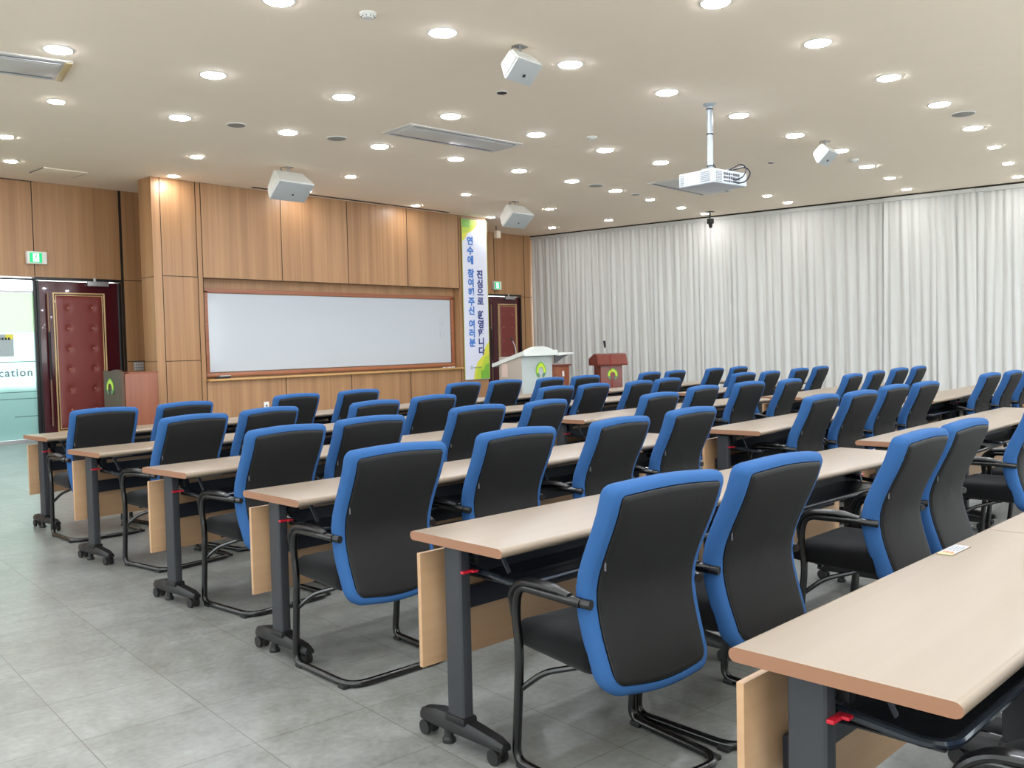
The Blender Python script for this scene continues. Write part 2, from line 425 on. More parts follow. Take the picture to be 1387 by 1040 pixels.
# ------------------------------------------------------------------ maroon doors
def door(name, x0, x1, px0, px1, hx, closer, leaf_left=None, y=YD+.05):
    d = empty(name, (0, 0, 0)); d['kind'] = 'structure'
    mb = MB(); mb.box(((x0+x1)/2, y, 1.25), (x1-x0, .05, 2.49), bev=.004)
    leaf = mb.build('door_leaf', M['maroon'], d)
    if leaf_left:
        MB().box(((leaf_left+x0)/2-.005, y, 1.25), (x0-leaf_left-.012, .05, 2.49), bev=.004).build('door_leaf', M['maroon'], d)
    # padded insert with two columns of buttons
    w = px1-px0; z0, z1 = .13, 2.31
    NX, NZ = 28, 72
    cols = (px0+w*.27, px0+w*.75); rowsz = [2.08-.324*k for k in range(7)]
    bm = MB(); grid = []
    for j in range(NZ+1):
        r = []
        for i in range(NX+1):
            x = px0+.03+(w-.06)*i/NX; z = z0+.03+(z1-z0-.06)*j/NZ
            e = min(i, NX-i, 3)/3*min(j, NZ-j, 3)/3
            dpt = .03*math.sqrt(e) if e > 0 else 0
            for cx_ in cols:
                for rz_ in rowsz:
                    q = (x-cx_)**2+(z-rz_)**2
                    dpt -= .022*math.exp(-q/.0016)
            r.append(Vector((x, y-.027-max(dpt, 0), z)))
        grid.append(r)
    rv = [[bm.bm.verts.new(p) for p in r] for r in grid]
    for j in range(NZ):
        for i in range(NX): bm._f((rv[j][i], rv[j][i+1], rv[j+1][i+1], rv[j+1][i]))
    pad = bm.build('padded_panel', M['pad'], d)
    mb = MB()
    for cx_ in cols:
        for rz_ in rowsz:
            mb.lathe([(.0, 0), (.015, .002), (.016, .007), (.007, .013)], (cx_, y-.036, rz_), 10, Matrix.Rotation(PI/2, 3, 'X'))
    mb.build('button', M['stud'], pad)
    mb = MB()
    for off, t in ((0, .02), (.035, .012)):
        a, b, c, e = px0+off, px1-off, z0+off, z1-off
        mb.box(((a+b)/2, y-.032, e), (b-a+t, .02, t), bev=.004); mb.box(((a+b)/2, y-.032, c), (b-a+t, .02, t), bev=.004)
        mb.box((a, y-.032, (c+e)/2), (t, .02, e-c), bev=.004); mb.box((b, y-.032, (c+e)/2), (t, .02, e-c), bev=.004)
    mb.build('gold_moulding', M['gold'], d)
    for h in (hx if isinstance(hx, (list, tuple)) else [hx]):
        mb = MB(); mb.tube([(h, y-.08, .22), (h, y-.08, 2.30)], .016, 10)
        for z in (.35, 1.75): mb.cyl((h, y-.08, z), (h, y-.02, z), .01, 8)
        hd = mb.build('door_handle', M['brass'], d)
        MB().tube([(h, y-.08, .95), (h, y-.08, 1.70)], .019, 10).build('handle_grip', M['dark'], hd)
    mb = MB(); mb.box((closer, y-.06, 2.47), (.34, .05, .075), bev=.008); mb.box((closer-.03, y-.04, 2.545), (.24, .02, .012), rot=None); mb.cyl((closer-.05, y-.06, 2.50), (closer-.05, y-.06, 2.56), .022, 12)
    mb.build('door_closer', M['silver'], d)
    fr = MB(); fr.box(((((leaf_left or x0)+x1)/2), y, 2.53), (x1-(leaf_left or x0)+.12, .12, .045)); fr.box((x1+.025, y, 1.25), (.04, .12, 2.5)); fr.box(((leaf_left or x0)-.014, y+.01, 1.25), (.032, .10, 2.5))
    fr.build('door_frame', M['black_metal'], d)
    return d
door('door_1', 5.785, 7.035, 6.0, 6.80, 5.90, 6.70)
door('door_2', 16.14, 17.09, 16.32, 16.97, [16.02], 16.72, leaf_left=15.88)

# ------------------------------------------------------------------ exit signs
def exit_sign(x, z, w, h, y, label, man=True):
    o = empty('exit_sign', (x, y, z), 0, label, 'exit sign', 'green exit signs')
    MB().box((0, -.04, 0), (w, .08, h), bev=.006).build('housing', M['white_plastic'], o)
    f = MB().box((-.02 if man else 0, -.083, 0), (w*.62, .008, h*.80), bev=.003).build('sign_face', M['green_lit'], o)
    mb = MB(); yy = -.089
    mb.box((-.02, yy, 0.0), (w*.30, .003, h*.66)); mb.build('pictogram_door', M['white_lit'], f)
    mb = MB(); yy = -.092; s = h
    def limb(a, b, r): mb.tube([(a[0]*s-.02, yy, a[1]*s), (b[0]*s-.02, yy, b[1]*s)], r*s, 6)
    mb.lathe([(0, -.001), (.05*s, -.001), (.05*s, .001), (0, .001)], (.05*s-.02, yy, .24*s), 12, Matrix.Rotation(PI/2, 3, 'X'))
    limb((.03, .17), (-.02, -.03), .035); limb((-.02, -.03), (.09, -.12), .026); limb((.09, -.12), (.06, -.26), .022)
    limb((-.02, -.03), (-.08, -.14), .026); limb((-.08, -.14), (-.17, -.17), .022); limb((.03, .15), (.14, .08), .018); limb((.02, .15), (-.10, .06), .018)
    mb.build('pictogram_runner', mat('exit_runner', (10, 130, 76), .5, emis=(10, 150, 90), estr=.8), f)
    return o
exit_sign(5.75, 2.84, .29, .19, YD-.001, 'green exit sign with running figure above the glass and maroon door at left')
exit_sign(16.22, 2.75, .26, .20, YD-.001, 'small green exit sign above the far maroon door beside the banner')

# ------------------------------------------------------------------ whiteboard
wb = empty('whiteboard', (10.55, YM+.195, .94), 0, 'long white writing board in a brown wooden frame on the panelled front wall', 'whiteboard')
x0, x1, z0, z1 = -2.74, 2.84, 0.0, 1.385
mb = MB(); mb.box((.05, -.02, .70), (x1-x0-.1, .02, z1-z0-.1)); mb.build('writing_surface', M['board'], wb)
mb = MB(); t = .075
mb.box(((x0+x1)/2, -.03, z1), (x1-x0+t, .05, t), bev=.006); mb.box(((x0+x1)/2, -.035, z0+.01), (x1-x0+t, .06, t*.8), bev=.006)
mb.box((x0, -.03, (z0+z1)/2), (t, .05, z1-z0), bev=.006); mb.box((x1, -.03, (z0+z1)/2), (t, .05, z1-z0), bev=.006)
mb.build('board_frame', M['frame_wood'], wb)
text_mesh('오', .19, 'faint_writing', M['marker'], Matrix.Translation((2.53, -.033, .86)) @ R90, wb, .0005, 'CENTER')
mb = MB(); mb.tube(fillet([(2.50, -.032, .74), (2.50, -.032, .62), (2.53, -.032, .55)], .05), .003, 5); mb.tube([(2.60, -.032, .70), (2.585, -.032, .60)], .003, 5)
mb.build('faint_writing', M['marker'], wb)
e = empty('board_eraser', (7.97, YM-.03, .893), 0, 'black board eraser lying at the left end of the board ledge', 'eraser')
MB().box((0, 0, .018), (.26, .055, .030), bev=.006).build('handle', M['dark'], e); MB().box((0.03, 0, .042), (.20, .05, .016), bev=.004).build('felt', M['silver'], e)
for k, (x, c, nm) in enumerate(((12.95, M['red'], 'red'), (13.08, M['white_plastic'], 'white'), (13.22, M['cable'], 'dark'))):
    o = empty('board_marker', (x, YM-.04+.01*k, .903), 0, '%s capped marker pen lying at the right end of the board ledge' % nm, 'marker pen', 'pens on the board ledge')
    MB().cyl((-.05, 0, 0), (.035, 0, 0), .0095, 12).build('barrel', M['white_plastic'], o); MB().cyl((.035, 0, 0), (.065, 0, 0), .011, 12, r1=.008).build('cap', c, o)

# ------------------------------------------------------------------ banner
bn = empty('hanging_banner', (13.915, YM-.03, .62), 0, 'tall white vertical banner with blue Korean lettering hung beside the whiteboard', 'banner')
W, H = .74, 3.34
mb = MB(); mb.box((0, 0, H/2), (W, .004, H)); mb.build('banner_sheet', M['banner'], bn)
mb = MB()
for s in (-1, 1): mb.box((s*W/2, -.001, H/2), (.016, .006, H))
mb.build('banner_hem', M['ban_edge'], bn)
mb = MB(); mb.cyl((-W/2, 0, H), (W/2, 0, H), .008, 8); mb.cyl((-W/2, 0, 0), (W/2, 0, 0), .008, 8)
for s in (-.3, .3): mb.cyl((s, 0, H), (s, .0, H+.06), .004, 6)
mb.build('banner_rod', M['silver'], bn)
def blob(pts, m, d, nm='printed_shape'):
    MB().prism([(x, -.003-d, z) for x, z in pts], (0, -.0004, 0)).build(nm, m, bn)
def arc(cx_, cz_, r, a0, a1, n=14): return [(cx_+r*math.cos(math.radians(a0+(a1-a0)*i/n)), cz_+r*math.sin(math.radians(a0+(a1-a0)*i/n))) for i in range(n+1)]
l, r_, tp = -W/2+.008, W/2-.008, H-.008
blob([(l, tp-.46), (l+.08, tp-.40), (l+.16, tp-.29), (l+.32, tp-.22), (l+.44, tp-.11), (l+.47, tp), (l, tp)], M['b_yel'], 0)
blob([(l, tp-.30), (l+.18, tp-.26), (l+.34, tp-.16), (l+.38, tp), (l, tp)], M['b_lime'], .0006)
blob([(l, tp-.17), (l+.22, tp-.17), (l+.24, tp), (l, tp)], M['b_green'], .0012)
blob([(r_, .80), (r_-.12, .66), (r_-.18, .50), (r_-.36, .36), (r_-.44, .18), (r_-.48, .008), (r_, .008)], M['b_yel'], 0)
blob([(r_, .52), (r_-.14, .46), (r_-.22, .30), (r_-.38, .20), (r_-.40, .008), (r_, .008)], M['b_lime'], .0006)
blob([(r_, .34), (r_-.12, .30), (r_-.16, .20), (r_-.26, .18), (r_-.26, .008), (r_, .008)], M['b_green'], .0012)
def vpx(v): return 3.96-(v-295.5)*.015216-.62
colA = list(zip('연수에참여해주신여러분', (326, 339, 352, 370, 383, 395.8, 408.6, 421.3, 439.5, 452, 465)))
colB = list(zip('진심으로환영합니다', (371, 383.8, 395.4, 408, 427, 439.5, 452, 464.4, 476.6)))
for col_, xx, m_ in ((colA, -.135, M['txt1']), (colB, .135, M['txt2'])):
    for ch_, v_ in col_:
        text_mesh(ch_, .185, 'printed_character', m_, Matrix.Translation((xx, -.006, vpx(v_))) @ R90 @ Matrix.Scale(1.12, 4, (1, 0, 0)), bn, .0005, 'CENTER', .008)
mb = MB(); mb.tube([(-.17+.028*math.cos(a*PI/6), -.005, .25+.028*math.sin(a*PI/6)) for a in range(12)], .006, 6, loop=True)
for k in range(6): mb.box((-.10+k*.04, -.005, .25), (.026, .002, .03 if k % 2 else .022))
mb.build('printed_logo', M['emblem3'], bn)

# ------------------------------------------------------------------ wall fittings
o = empty('wall_outlet', (8.78, YM-.001, .40), 0, 'white wall socket plate low on the wood panelling under the board', 'wall socket')
MB().box((0, -.006, 0), (.10, .012, .13), bev=.004).build('plate', M['white_plastic'], o)
MB().lathe([(0, -.002), (.016, -.002), (.016, .003), (0, .003)], (0, -.013, 0), 14, Matrix.Rotation(PI/2, 3, 'X')).build('socket', M['dark'], o)
for x, w, lb, n in ((7.33, .17, 'wide silver switch plate with small buttons beside the maroon door', 4), (7.49, .09, 'narrow silver switch plate right of the wide one near the column', 2)):
    o = empty('switch_plate', (x, YD-.001, 1.115), 0, lb, 'light switch')
    MB().box((0, -.008, 0), (w, .016, .155), bev=.004).build('plate', M['silver'], o)
    for i in range(n):
        for j in range(3): MB().box((-w/2+w*(i+.5)/n, -.018, -.045+.045*j), (w/n*.6, .006, .02), bev=.002).build('switch_button', M['white_plastic'], o)

# ------------------------------------------------------------------ ceiling lamps
def make_lamp(k=1.0, m='lamp'):
    o = empty('ceiling_light', (0, 0, HC), 0, 'x', 'ceiling light')
    MB().lathe([(.105*k, 0), (.120*k, 0), (.120*k, -.004), (.114*k, -.007), (.105*k, -.007)], n=24).build('trim_ring', M['ring'], o)
    mb = MB(); n = 20
    prof = [(.104*k, 0.0), (.104*k, -.008), (.098*k, -.012)]
    rings = [[Vector((rr*math.cos(2*PI*j/n), rr*math.sin(2*PI*j/n), z)) for j in range(n)] for rr, z in prof]
    mb.rings(rings, cap0=False); mb.build('diffuser', M[m], o)
    return o
lamp = make_lamp(1.07); lamp_s = make_lamp(.76, 'lamp_small')
ORD = ['first', 'second', 'third', 'fourth', 'fifth', 'sixth', 'seventh', 'eighth', 'ninth', 'tenth', 'eleventh', 'twelfth']
lamp_rows = [
 ('overhead row nearest the camera', [(6.65, 3.69), (8.22, 3.53), (9.85, 3.47), (11.42, 3.45), (13.05, 3.53), (14.61, 3.67), (16.18, 3.86), (17.68, 4.07)]),
 ('row beside the near speaker', [(4.19, 6.06), (5.59, 5.71), (7.09, 5.50), (8.63, 5.39), (10.15, 5.34), (11.69, 5.34), (13.14, 5.33), (14.67, 5.52), (16.07, 5.65), (17.52, 5.87)]),
 ('row between projector and long air vent', [(3.49, 8.38), (4.84, 8.13), (6.24, 7.90), (7.65, 7.71), (9.11, 7.64), (10.55, 7.60), (11.92, 7.57), (16.20, 7.96), (17.31, 8.07)]),
 ('row just beyond the long air vent', [(4.16, 10.10), (5.43, 9.86), (6.74, 9.65), (8.09, 9.51), (9.43, 9.42), (10.79, 9.41), (12.14, 9.43), (13.49, 9.51), (14.84, 9.67), (16.24, 9.84), (17.40, 9.97)]),
 ('row beside the two far speakers', [(4.38, 12.14), (6.66, 11.69), (9.16, 11.49), (11.75, 11.51), (14.30, 11.69), (16.61, 11.91)]),
 ('row along the wooden front wall', [(4.96, 13.61), (7.12, 13.19), (9.45, 13.05), (11.93, 13.03), (14.24, 13.23), (16.61, 13.51)]),
]
unseen = [(x, y) for y in (1.7, -.2, -2.0) for x in (-1.6, 0, 1.6, 3.2, 4.8, 6.4, 8, 9.6, 11.2, 12.8, 14.4, 16.0, 17.6)] + [(x, y) for x, y in ((-1.8, 3.6), (0, 3.6), (1.8, 3.7), (3.4, 3.75), (5.05, 3.72), (-1.6, 6.4), (0, 6.3), (1.5, 6.25), (2.8, 6.15), (-1.8, 9), (0, 8.8), (2.0, 8.6), (-1.4, 11.2), (.4, 11), (2.6, 10.6), (0, 13.4), (2.6, 13.3))]
used = set()
for rn, pts in lamp_rows:
    for i, (x, y) in enumerate(pts):
        small_ = rn in ('row beside the two far speakers', 'row along the wooden front wall') or x > 14.7 or (x > 14.5 and y < 4) or (x, y) == (4.16, 10.10)
        src = lamp_s if small_ else lamp
        o = copy_tree(src) if src.name in used else src; used.add(src.name)
        o.location = (x, y, HC); tag(o, ('small round' if small_ else 'round white')+' ceiling light, %s from left in the %s' % (ORD[i], rn), 'ceiling light', 'ceiling lights')
for i, (x, y) in enumerate(unseen):
    o = copy_tree(lamp); o.location = (x, y, HC); tag(o, 'round white ceiling light overhead, behind or left of the camera view', 'ceiling light', 'ceiling lights outside the view')

# ------------------------------------------------------------------ ceiling fittings
def disc(name, x, y, r, m, label, cat, drop=.012, group=None):
    o = empty(name, (x, y, HC), 0, label, cat, group)
    MB().lathe([(r, 0), (r, -drop*.6), (r*.93, -drop), (0.001, -drop)], n=28).build('grille', m, o)
    MB().lathe([(r*1.0, 0), (r*1.08, 0), (r*1.08, -.005), (r*1.0, -.007)], n=28).build('rim', M['ring'], o)
    return o
disc('ceiling_speaker', 7.38, 9.51, .12, M['grey_disc'], 'grey round ceiling grille between the long vent and far left speaker', 'ceiling speaker')
disc('air_vent', 6.08, 9.74, .105, M['grey_disc'], 'round grey air vent left of the grey ceiling grille', 'air vent')
disc('ceiling_speaker', 12.79, 9.42, .12, M['grey_disc'], 'grey round ceiling grille left of the square vent behind projector', 'ceiling speaker')
disc('ceiling_speaker', 12.13, 3.39, .13, M['grey_disc'], 'grey round ceiling grille at upper right among the nearest lights', 'ceiling speaker')
disc('air_vent', 14.11, 9.51, .075, M['grey_disc'], 'small grey round vent in the ceiling just left of the projector', 'air vent')
disc('ceiling_sensor', 7.34, 6.62, .055, M['dark'], 'small black round sensor in the ceiling below the near speaker', 'sensor')
disc('ceiling_sensor', 13.20, 6.42, .045, M['dark'], 'tiny black round sensor in the ceiling right of the projector', 'sensor')
def smoke(x, y, lb):
    o = empty('smoke_detector', (x, y, HC), 0, lb, 'smoke detector')
    MB().lathe([(.068, 0), (.068, -.012), (.055, -.024), (.045, -.040), (.001, -.044)], n=24).build('body', M['white_plastic'], o)
    mb = MB()
    for k in range(10): a = 2*PI*k/10; mb.box((.052*math.cos(a), .052*math.sin(a), -.031), (.012, .004, .008), rot=a)
    mb.build('slot', M['dark'], o)
smoke(4.85, 5.8, 'white smoke detector at the top of the ceiling, upper left')
smoke(9.75, 7.23, 'white smoke detector between the ceiling lights left of projector')
smoke(13.97, 5.44, 'white smoke detector right of the small right hand speaker')
o = empty('hanging_sensor', (15.38, 14.14, HC), 0, 'small white box sensor hanging from the ceiling near the far corner', 'sensor')
MB().cyl((0, 0, 0), (0, 0, -.12), .012, 8).build('stem', M['brass'], o); MB().box((.03, 0, -.19), (.14, .10, .16), bev=.012).build('housing', M['ceiling'], o)
mb = MB(); mb.box((0, 0, -.006), (.62, .55, .012), bev=.003)
hb = empty('ceiling_hatch', (5.76, 14.02, HC), 0, 'faint square access hatch in the ceiling above the maroon door', 'hatch'); mb.build('panel', M['ceiling'], hb)
mb = MB(); mb.box((-.31, 0, -.008), (.006, .5, .012)); mb.box((.31, 0, -.008), (.006, .5, .012)); mb.build('gap', M['plate'], hb)

def cassette(x, y, L, Wd, rz, label, tan=False):
    o = empty('air_conditioner', (x, y, HC), rz, label, 'air conditioner')
    MB().box((0, 0, -.008), (L, Wd, .016), bev=.003).build('frame_panel', M['acpanel'], o)
    MB().box((0, 0, -.018), (L*.90, Wd*.58, .008), bev=.003).build('centre_panel', M['acpanel'], o)
    for s in (-1, 1):
        mb = MB()
        mb.box((0, s*Wd*.39, -.0175), (L*.90, .035, .004))
        mb.build('outlet_slot', M['acdark'], o)
        mb = MB(); mb.box((0, s*Wd*.39, -.022), (L*.90, .008, .01)); mb.build('louvre', M['silver'], o)
    if tan:
        for s in (-1, 1): MB().box((s*(L/2-.03), 0, -.018), (.06, Wd*.96, .01), bev=.002).build('end_cap', M['actan'], o)
    MB().lathe([(.018, 0), (.018, -.008), (.001, -.010)], (-L*.47, -Wd*.44, -.014), 12).build('sensor_dot', M['white_plastic'], o)
    return o
cassette(8.49, 8.50, 1.86, .62, math.radians(-5.5), 'long recessed ceiling air conditioner between lights in the middle')
cassette(2.90, 9.18, 1.86, .68, math.radians(-14), 'recessed ceiling air conditioner with tan end cut off at the left edge', True)
cassette(14.22, 8.40, 1.86, .64, math.radians(1), 'recessed ceiling air conditioner partly hidden behind the projector')

# speakers hung from the ceiling
def speaker(x, w, prof, label, rz=0.0):
    yc = sum(p[0] for p in prof)/4
    o = empty('wall_speaker', (x, yc, HC), rz, label, 'speaker', 'white speakers hung from the ceiling')
    pr = [(y-yc, z-HC) for y, z in prof]
    A, B, C, D = pr      # top back, top front, bottom front, bottom back
    mb = MB()
    tw = .80
    def ring(poly, k): return [Vector((k*w/2*f, y, z)) for (y, z), f in poly]
    poly = list(zip((A, B, C, D), (tw, 1, 1, tw)))
    mb.rings([ring(poly, -1), ring(poly, 1)])
    bmesh.ops.bevel(mb.bm, geom=list(mb.bm.edges), offset=.018, segments=3, affect='EDGES')
    for f in mb.bm.faces: f.smooth = True
    mb.build('cabinet', M['white_plastic'], o)
    d = (Vector((0, *C))-Vector((0, *B))); n = Vector((0, d.z, -d.y)).normalized()
    if n.z > 0: n = -n
    c = (Vector((0, *B))+Vector((0, *C)))/2+n*.004
    rot = Matrix((Vector((1, 0, 0)), d.normalized(), Vector((1, 0, 0)).cross(d.normalized()))).transposed()
    MB().box(c, (w*.93, d.length*.92, .012), rot=rot, bev=.004).build('speaker_grille', M['grille'], o)
    mb = MB(); mb.box(c+n*.010+d.normalized()*d.length*.12+Vector((.04*w, 0, 0)), (.030, .026, .004), rot=rot, bev=.001); mb.build('badge', M['dark'], o)
    mb = MB(); t = (A[0]+D[0])/2*.3+B[0]*.2
    mb.box((0, A[0]*.6, -.005), (.12, .09, .01)); mb.cyl((0, A[0]*.6, 0), (0, A[0]*.6, A[1]-.05), .014, 10); mb.build('ceiling_bracket', M['metal'], o)
    mb = MB(); mb.tube(fillet([(-w*.12, A[0]*.6+.05, 0), (-w*.16, A[0]*.6+.05, -.03), (-w*.12, A[0]*.6+.02, A[1]-.02)], .02), .005, 6); mb.build('speaker_cable', M['cable'], o)
    return o
small = [(0.48, 3.975), (.36, 3.865), (.53, 3.70), (.61, 3.86)]
speaker(6.34, .36, [(y+5.0, z) for y, z in small], 'small white speaker hanging near the ceiling lights at upper centre')
speaker(12.36, .36, [(y+4.73, z) for y, z in small], 'small white speaker hanging right of the projector')
big = [(.50, 3.965), (.28, 3.77), (.56, 3.53), (.68, 3.72)]
speaker(8.02, .64, [(y+11, z) for y, z in big], 'large white speaker hanging in front of the left end of wood wall')
speaker(13.05, .64, [(y+11, z) for y, z in big], 'large white speaker hanging near the top of the banner')

# projector
pj = empty('projector', (9.42, 5.32, HC), 0, 'white ceiling projector hanging on a long grey pole', 'projector')
mb = MB(); mb.tube([(0, 0, 0), (0, 0, -.34)], .034, 16); mb.tube([(0, 0, -.34), (0, 0, -.72)], .031, 16); mb.lathe([(.075, 0), (.075, -.008), (.04, -.03)], n=20)
mb.build('pole', mat('pole_grey', (170, 178, 186), .3, metal=.3), pj)
mb = MB()
for z in (-.06, -.34, -.70): mb.lathe([(.036, z-.006), (.041, z-.006), (.041, z+.006), (.036, z+.006)], n=16)
mb.build('cable_tie', M['black_metal'], pj)
rz = math.radians(-8.6); Rz = Matrix.Rotation(rz, 3, 'Z')
def pl(x, y, z): return Rz @ Vector((x, y, 0)) + Vector((0.05, 0, z))
body = MB().box((.05, 0, -.86), (.60, .50, .155), rot=Matrix.Rotation(rz, 3, 'Z'), bev=.016, seg=3).build('projector_body', mat('projector_white', (196, 202, 210), .4), pj)
MB().box((.0, 0, -.745), (.16, .14, .03), rot=Matrix.Rotation(rz, 3, 'Z'), bev=.006).build('mount_plate', M['silver'], pj)
mb = MB()
for i in range(7):
    for j in range(6):
        for y0, y1 in ((-.20, -.06), (.17, .225)):
            if y0 > 0 and i > 2: continue
            yy = y0+(y1-y0)*(i+.5)/(7 if y0 < 0 else 3)
            mb.box(pl(-.301, yy, -.91+.020*j), (.003, .013 if y0 < 0 else .011, .011), rot=Matrix.Rotation(rz, 3, 'Z'))
mb.build('vent_slot', M['plate'], body)
mb = MB()
for i in range(5):
    for j in range(7): mb.box(pl(-.255+i*.022, -.251, -.92+.018*j), (.014, .003, .009), rot=Matrix.Rotation(rz, 3, 'Z'))
mb.build('vent_slot', M['plate'], body)
mb = MB(); rp = random.Random(3)
for i in range(7):
    for j in range(3):
        mb.box(pl(-.11+i*.042, -.252, -.905+.04*j), (.028, .006, rp.choice((.014, .022, .028))), rot=Matrix.Rotation(rz, 3, 'Z'))
mb.build('connector_port', M['acdark'], body)
mb = MB(); mb.tube(fillet([pl(-.03, 0, -.02), pl(-.03, -.02, -.66), pl(.02, -.05, -.75), pl(.08, -.16, -.76), pl(.12, -.30, -.70), pl(.17, -.34, -.74), pl(.15, -.33, -.84), pl(.06, -.28, -.89), pl(.03, -.255, -.88)], .06), .007, 7)
mb.tube(fillet([pl(.0, -.05, -.75), pl(.09, -.2, -.765), pl(.18, -.32, -.73), pl(.23, -.36, -.80), pl(.18, -.33, -.90), pl(.10, -.27, -.92), pl(.07, -.255, -.90)], .06), .008, 7)
mb.build('projector_cable', M['cable'], pj)
mb = MB(); mb.lathe([(.0, 0), (.045, 0), (.05, .03), (.035, .035)], pl(.12, .27, -.86), 20, Matrix.Rotation(-PI/2, 3, 'X')); mb.build('lens', M['dark'], body)

# camera hanging near the curtain
o = empty('security_camera', (17.25, 9.77, HC), 0, 'small black camera hanging from the ceiling in front of the curtain', 'camera')
mb = MB(); mb.cyl((0, 0, 0), (0, 0, -.14), .018, 10); mb.box((0, 0, -.004), (.14, .14, .014)); mb.build('stem', M['black_metal'], o)
MB().box((0, -.01, -.20), (.10, .12, .11), bev=.02, seg=3).build('housing', M['black_metal'], o)
MB().tube([(-.02, -.02, -.24), (-.06, -.05, -.33)], .045, 16, r1=.035).build('lens_barrel', M['dark'], o)

# ------------------------------------------------------------------ curtains
def curtain(y0, y1, seed, label, dx=0.0, loose=1.0, deep=1.0):
    rnd = random.Random(seed)
    n = int((y0-y1)/.0125); zs = [0.03, .35, .8, 1.4, 2.0, 2.6, 3.1, 3.5, 3.72, 3.82, 3.90, 3.985]
    ph = []; p = rnd.uniform(0, 6)
    cols = []
    amp = .021*deep
    fold = []
    s = 0; k = 0
    # fold boundaries of uneven width
    b = [0.0]
    while b[-1] < (y0-y1)+.3: b.append(b[-1]+rnd.uniform(.11, .25))
    amps = [rnd.uniform(.5, 1.25) for _ in b]; drift = [rnd.uniform(-.05, .05)*loose for _ in b]
    o = empty('curtain', (0, 0, 0), 0, label, 'curtain', 'pale curtains along the right wall')
    mb = MB(); rows = []
    for zi, z in enumerate(zs):
        r = []
        top = max(0, (z-3.5)/.5)
        for i in range(n+1):
            y = (y0-y1)*i/n
            # find fold
            lo = 0
            while b[lo+1] < y: lo += 1
            f = (y-b[lo])/(b[lo+1]-b[lo])
            a = amp*((amps[lo]*(1-f)+amps[lo+1]*f))
            c = math.cos(2*PI*f)
            prof = math.copysign(abs(c)**.75, c)
            dd = a*prof*(1-.65*top)*(.85+.3*(1-z/4))
            # slight lean of the folds towards the floor
            yy = y + (drift[lo]*(1-f)+drift[lo+1]*f)*(1-z/3.9)*.8 + .012*math.sin(2*PI*f)*(1-top)
            sec = .010*math.sin(y*57+z*1.3)+.006*math.sin(y*23+seed)
            Y = y0-yy
            r.append(Vector((xcur(Y)+dx-dd+sec*(1-.5*top), Y, z)))
        rows.append(r)
    rv = [[mb.bm.verts.new(q) for q in r] for r in rows]
    for j in range(len(rv)-1):
        for i in range(n): mb._f((rv[j][i], rv[j][i+1], rv[j+1][i+1], rv[j+1][i]))
    for f in mb.bm.faces: f.smooth = True
    mb.build('cloth', M['curtain'], o, sharp=80)
    mb = MB(); hr = []
    mb.box(((xcur(y0)+xcur(y1))/2+dx-.03, (y0+y1)/2, 3.955), (.02, (y0-y1)*1.0026, .07), rot=math.atan2(xcur(y0)-xcur(y1), y1-y0)*1.0 and Matrix.Rotation(math.atan(.072), 3, 'Z'))
    mb.build('heading_tape', M['curtain'], o)
    return o
curtain(14.95, 9.95, 1, 'pale grey pleated curtain nearest the far corner and door', deep=.75)
curtain(9.97, 6.45, 2, 'pale grey pleated curtain in the middle of the right wall', .012)
curtain(6.50, 4.9, 3, 'pale curtain with loose uneven folds right of the middle one', -.02, 1.6)
curtain(4.95, -3.0, 4, 'pale grey pleated curtain reaching the right edge of the photo', .01, 1.2)
mb = MB(); ym_ = (15+-3.1)/2
mb.box((xcur(ym_)+.01, ym_, HC-.012), (.10, 18.15, .022), rot=Matrix.Rotation(math.atan(.072), 3, 'Z'))
struct('trim_5', mb, M['groove'])

# ------------------------------------------------------------------ emblem (round leaf ring)
def emblem(parent, c, r, u=Vector((1, 0, 0)), nrm=Vector((0, -1, 0)), squash=1.0):
    """open green ring with a pointed crown, gap at the bottom"""
    w = u.cross(nrm)*-1
    if w.z < 0: w = -w
    def P(x, z, d): return c+u*(x*r*squash)+w*(z*r)+nrm*d
    def ringpart(a0, a1, ro, ri, m, d, nm='emblem'):
        n = 16; mb = MB(); pts = []
        for i in range(n+1):
            a = math.radians(a0+(a1-a0)*i/n); bump = 1+.16*max(0, math.cos(a-PI/2))**14
            pts.append((ro*bump*math.cos(a), ro*bump*math.sin(a)))
        for i in range(n, -1, -1):
            a = math.radians(a0+(a1-a0)*i/n); pts.append((ri*math.cos(a), ri*math.sin(a)+.06*0))
        fr = [mb.bm.verts.new(P(x, z, d)) for x, z in pts]; bk = [mb.bm.verts.new(P(x, z, d-.003)) for x, z in pts]
        k = len(pts)
        for i in range(n): mb._f((fr[i], fr[i+1], fr[k-2-i], fr[k-1-i]))
        for i in range(k): mb._f((fr[i], fr[(i+1) % k], bk[(i+1) % k], bk[i]))
        return mb.build(nm, m, parent)
    e = ringpart(-62, 242, 1.0, .60, M['emblem1'], .006)
    e2 = ringpart(-20, 200, .84, .50, M['emblem2'], .008, 'emblem_leaf')
    e3 = ringpart(-68, -25, .92, .56, M['emblem3'], .010, 'emblem_leaf'); e4 = ringpart(205, 248, .92, .56, M['emblem3'], .010, 'emblem_leaf')
    for q in (e2, e3, e4): q.parent = e

# white console lectern
cs = empty('console_lectern', (12.45, 10.5, 0), 0, 'white and grey console lectern with green ring emblem in front of the far door', 'lectern')
MB().box((0, .29, .56), (.84, .52, 1.12), bev=.012).build('cabinet', M['console_grey'], cs)
MB().box((-.425, .29, .56), (.012, .53, 1.10), bev=.003).build('side_panel', M['console_tan'], cs)
